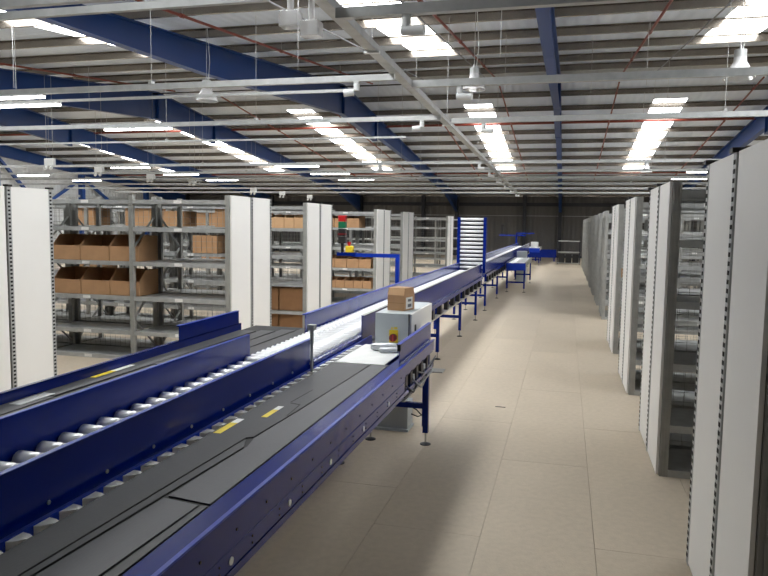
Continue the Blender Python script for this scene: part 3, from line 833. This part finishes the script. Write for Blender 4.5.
for y, o_ in ((4.77, 'nearest'), (7.25, 'second'), (9.84, 'third')):
    trunk('grey trunking crossing the aisle to the right racks, %s one' % o_, -1.6, 10, y, wx=(1.9, 6.0), h=.07, w=.06)
    batten('lit LED batten over the right racks on the %s crossing trunking' % o_, 5.6, y)
far_rows = (16.25, 18.75, 21.3, 24.3, 27.3, 30.8)
for k, y in enumerate(far_rows):
    trunk('%s of the far trunking rails crossing the whole hall' % ORD[k], -22, 10, y, wx=(-4.4, -9, -13.6, 2.0) if k < 4 else (-9,))
    for x, w_ in ((-6.45, 'left of the conveyor'), (-11.1, 'over the middle of the left racks'), (-16.3, 'towards the left wall'), (3.4, 'over the right racks')):
        if k > 2: continue
        batten('lit LED batten on the %s far rail, %s' % (ORD[k], w_), x, y)
    spotfit('white L-shaped fitting under the %s far rail by the long tray' % ORD[k], -1.98-.03*k, y)
spotfit('white L-shaped fitting under the first left trunking by the long tray', -2.08, 6.85, face=-1)
spotfit('white L-shaped fitting under the nearest crossing trunking', -1.10, 4.77)
spotfit('white L-shaped fitting under the second crossing trunking', -1.1, 7.25)
spotfit('white L-shaped fitting under the second left trunking by the long tray', -1.95, 9.5, face=-1)
spotfit('white L-shaped fitting under the third crossing trunking', -1.15, 9.84)
# long cable tray along the main aisle
t = thing('cable_tray', 'long galvanised cable tray running down the hall above the conveyor', 'cable tray')
a, b_ = Vector((-1.62, 2.6, TZ+.1)), Vector((-2.2, 32, TZ+.1))
sd = Vector((b_.y-a.y, a.x-b_.x, 0)).normalized()*.045
MB().bar(a, b_, .095, .006).build('base', 'galv', t)
for q in (1, -1): MB().bar(a+sd*q+Vector((0,0,.03)), b_+sd*q+Vector((0,0,.03)), .005, .06).build('side_rail', 'galv', t)
for y in (6.0, 10.5, 15, 20, 25):
    f_ = (y-a.y)/(b_.y-a.y); x = a.x+(b_.x-a.x)*f_
    MB().tube([(x, y, TZ+.1), (x, y, roofz(y)-.2)], .004, 5).build('suspension_wire', 'wire', t)
    MB().box(x-.07, x+.07, y-.02, y+.02, TZ+.08, TZ+.097).build('clamp', 'whitemetal', t)

# clear cube fittings near the tray
def cube_fit(label, x, y, z, hung=True):
    t = thing('cube_fitting', label, 'light', (x, y, z), 0, 'clear cube fittings')
    MB().tube([(0, 0, 0), (0, 0, .12 if hung else .17)], .022, 10).build('stem', 'clear', t, smooth=True)
    MB().box(-.065, .065, -.05, .05, -.1, 0).build('cube_shade', 'clear', t, bevel=.006)
    MB().tube([(0, 0, -.07), (0, 0, -.02)], .025, 10).build('bulb', 'whitemetal', t)
    if hung: MB().tube([(0, 0, .12), (0, 0, roofz(y)-z-.05)], .004, 5).build('suspension_wire', 'wire', t)
cube_fit('clear plastic cube fitting hanging left of the long tray', -1.80, 4.42, 3.18)
cube_fit('lower clear plastic cube fitting beside the long tray', -1.665, 4.45, 3.12, False)

# high-bay pendants
def pendant(label, x, y, z, sc=1.0):
    t = thing('pendant_light', label, 'light', (x, y, z), 0, 'unlit high-bay pendants')
    prof = [(.205, -.16), (.19, -.12), (.165, -.06), (.12, 0), (.085, .06), (.08, .12)]
    prof = [(r*sc, zz*sc) for r, zz in prof]
    MB().tube([(0, 0, zz) for r, zz in prof], [r for r, zz in prof], 20, cap=False).build('reflector', 'reflector', t, smooth=True)
    MB().tube([(0, 0, .10*sc), (0, 0, .22*sc)], .08*sc, 14).build('gear_housing', 'galv', t, smooth=True)
    MB().tube([(0, 0, -.05*sc), (0, 0, .1*sc)], .04*sc, 10).build('lamp', 'whitemetal', t, smooth=True)
    MB().tube([(0, 0, .22*sc), (0, 0, .28*sc)], [.02, .012], 8).build('hook', 'wire', t)
    MB().tube([(0, 0, .28*sc), (0, 0, roofz(y)-z-.05)], .004, 5).build('suspension_wire', 'wire', t)
    MB().tube([(.03, 0, .2*sc), (.06, .0, .5), (.02, 0, roofz(y)-z-.06)], .005, 5).build('flex', 'whitemetal', t, smooth=True)
pendant('bell-shaped pendant light hanging right of the middle at the top', -1.42, 10.75, 3.98, .85)
pendant('large bell-shaped pendant light at the top right corner', 2.2, 10.6, 4.0, 1.0)
pendant('bell-shaped pendant light hanging over the left racks', -5.95, 10.9, 3.98, .9)
pendant('small distant pendant light against the right rooflight', 2.78, 27.5, 4.0, 1.0)
pendant('distant pendant light behind the long tray at the far left rooflight', -7.2, 27.0, 4.0, .9)
pendant('pendant light at the very top left of the tray', -2.6, 5.2, 3.98, .9)

# twin-head emergency lights
def twin(label, x, y, z):
    t = thing('emergency_light', label, 'light', (x, y, z), 0, 'twin-head emergency lights')
    MB().box(-.13, .13, -.05, .05, 0, .17).build('battery_box', 'whitemetal', t, bevel=.01)
    for sx_ in (-.075, .075):
        MB().tube([(sx_, -.02, -.0), (sx_, -.04, -.06), (sx_, -.09, -.08)], [.02, .035, .04], 10).build('lamp_head', 'whitemetal', t, smooth=True)
    for sx_ in (-.09, .09): MB().tube([(sx_, 0, .17), (sx_, 0, roofz(y)-z-.2)], .004, 5).build('suspension_wire', 'wire', t)
for k, (x, y) in enumerate(((-12.2, 14.6), (-12.45, 16.8), (-12.6, 19.5), (-12.3, 21.5))):
    twin('white twin-head emergency light hanging over the left racks, %s from the left' % ORD[k], x, y, 3.12)
for k, (x, y) in enumerate(((-12.4, 26.5), (-12.4, 29.5), (-12.4, 33))):
    twin('small far twin-head emergency light above the left racks, %s of the far three' % ORD[k], x, y, 3.05)
for k, (x, y) in enumerate(((-.8, 8.3), (-3.4, 8.6), (-1.15, 12.9), (-2.9, 13.5), (1.2, 12.5), (-8.3, 9.2), (-10.6, 14), (.35, 13.6))):
    tag(MB().tube([(x, y, roofz(y)-.1), (x, y, roofz(y)-1.1)], .003, 5).build('hanging_wire', 'wire'), 'thin loose suspension wire hanging from the roof, %s of eight' % ORD[k], 'wire', 'loose suspension wires')
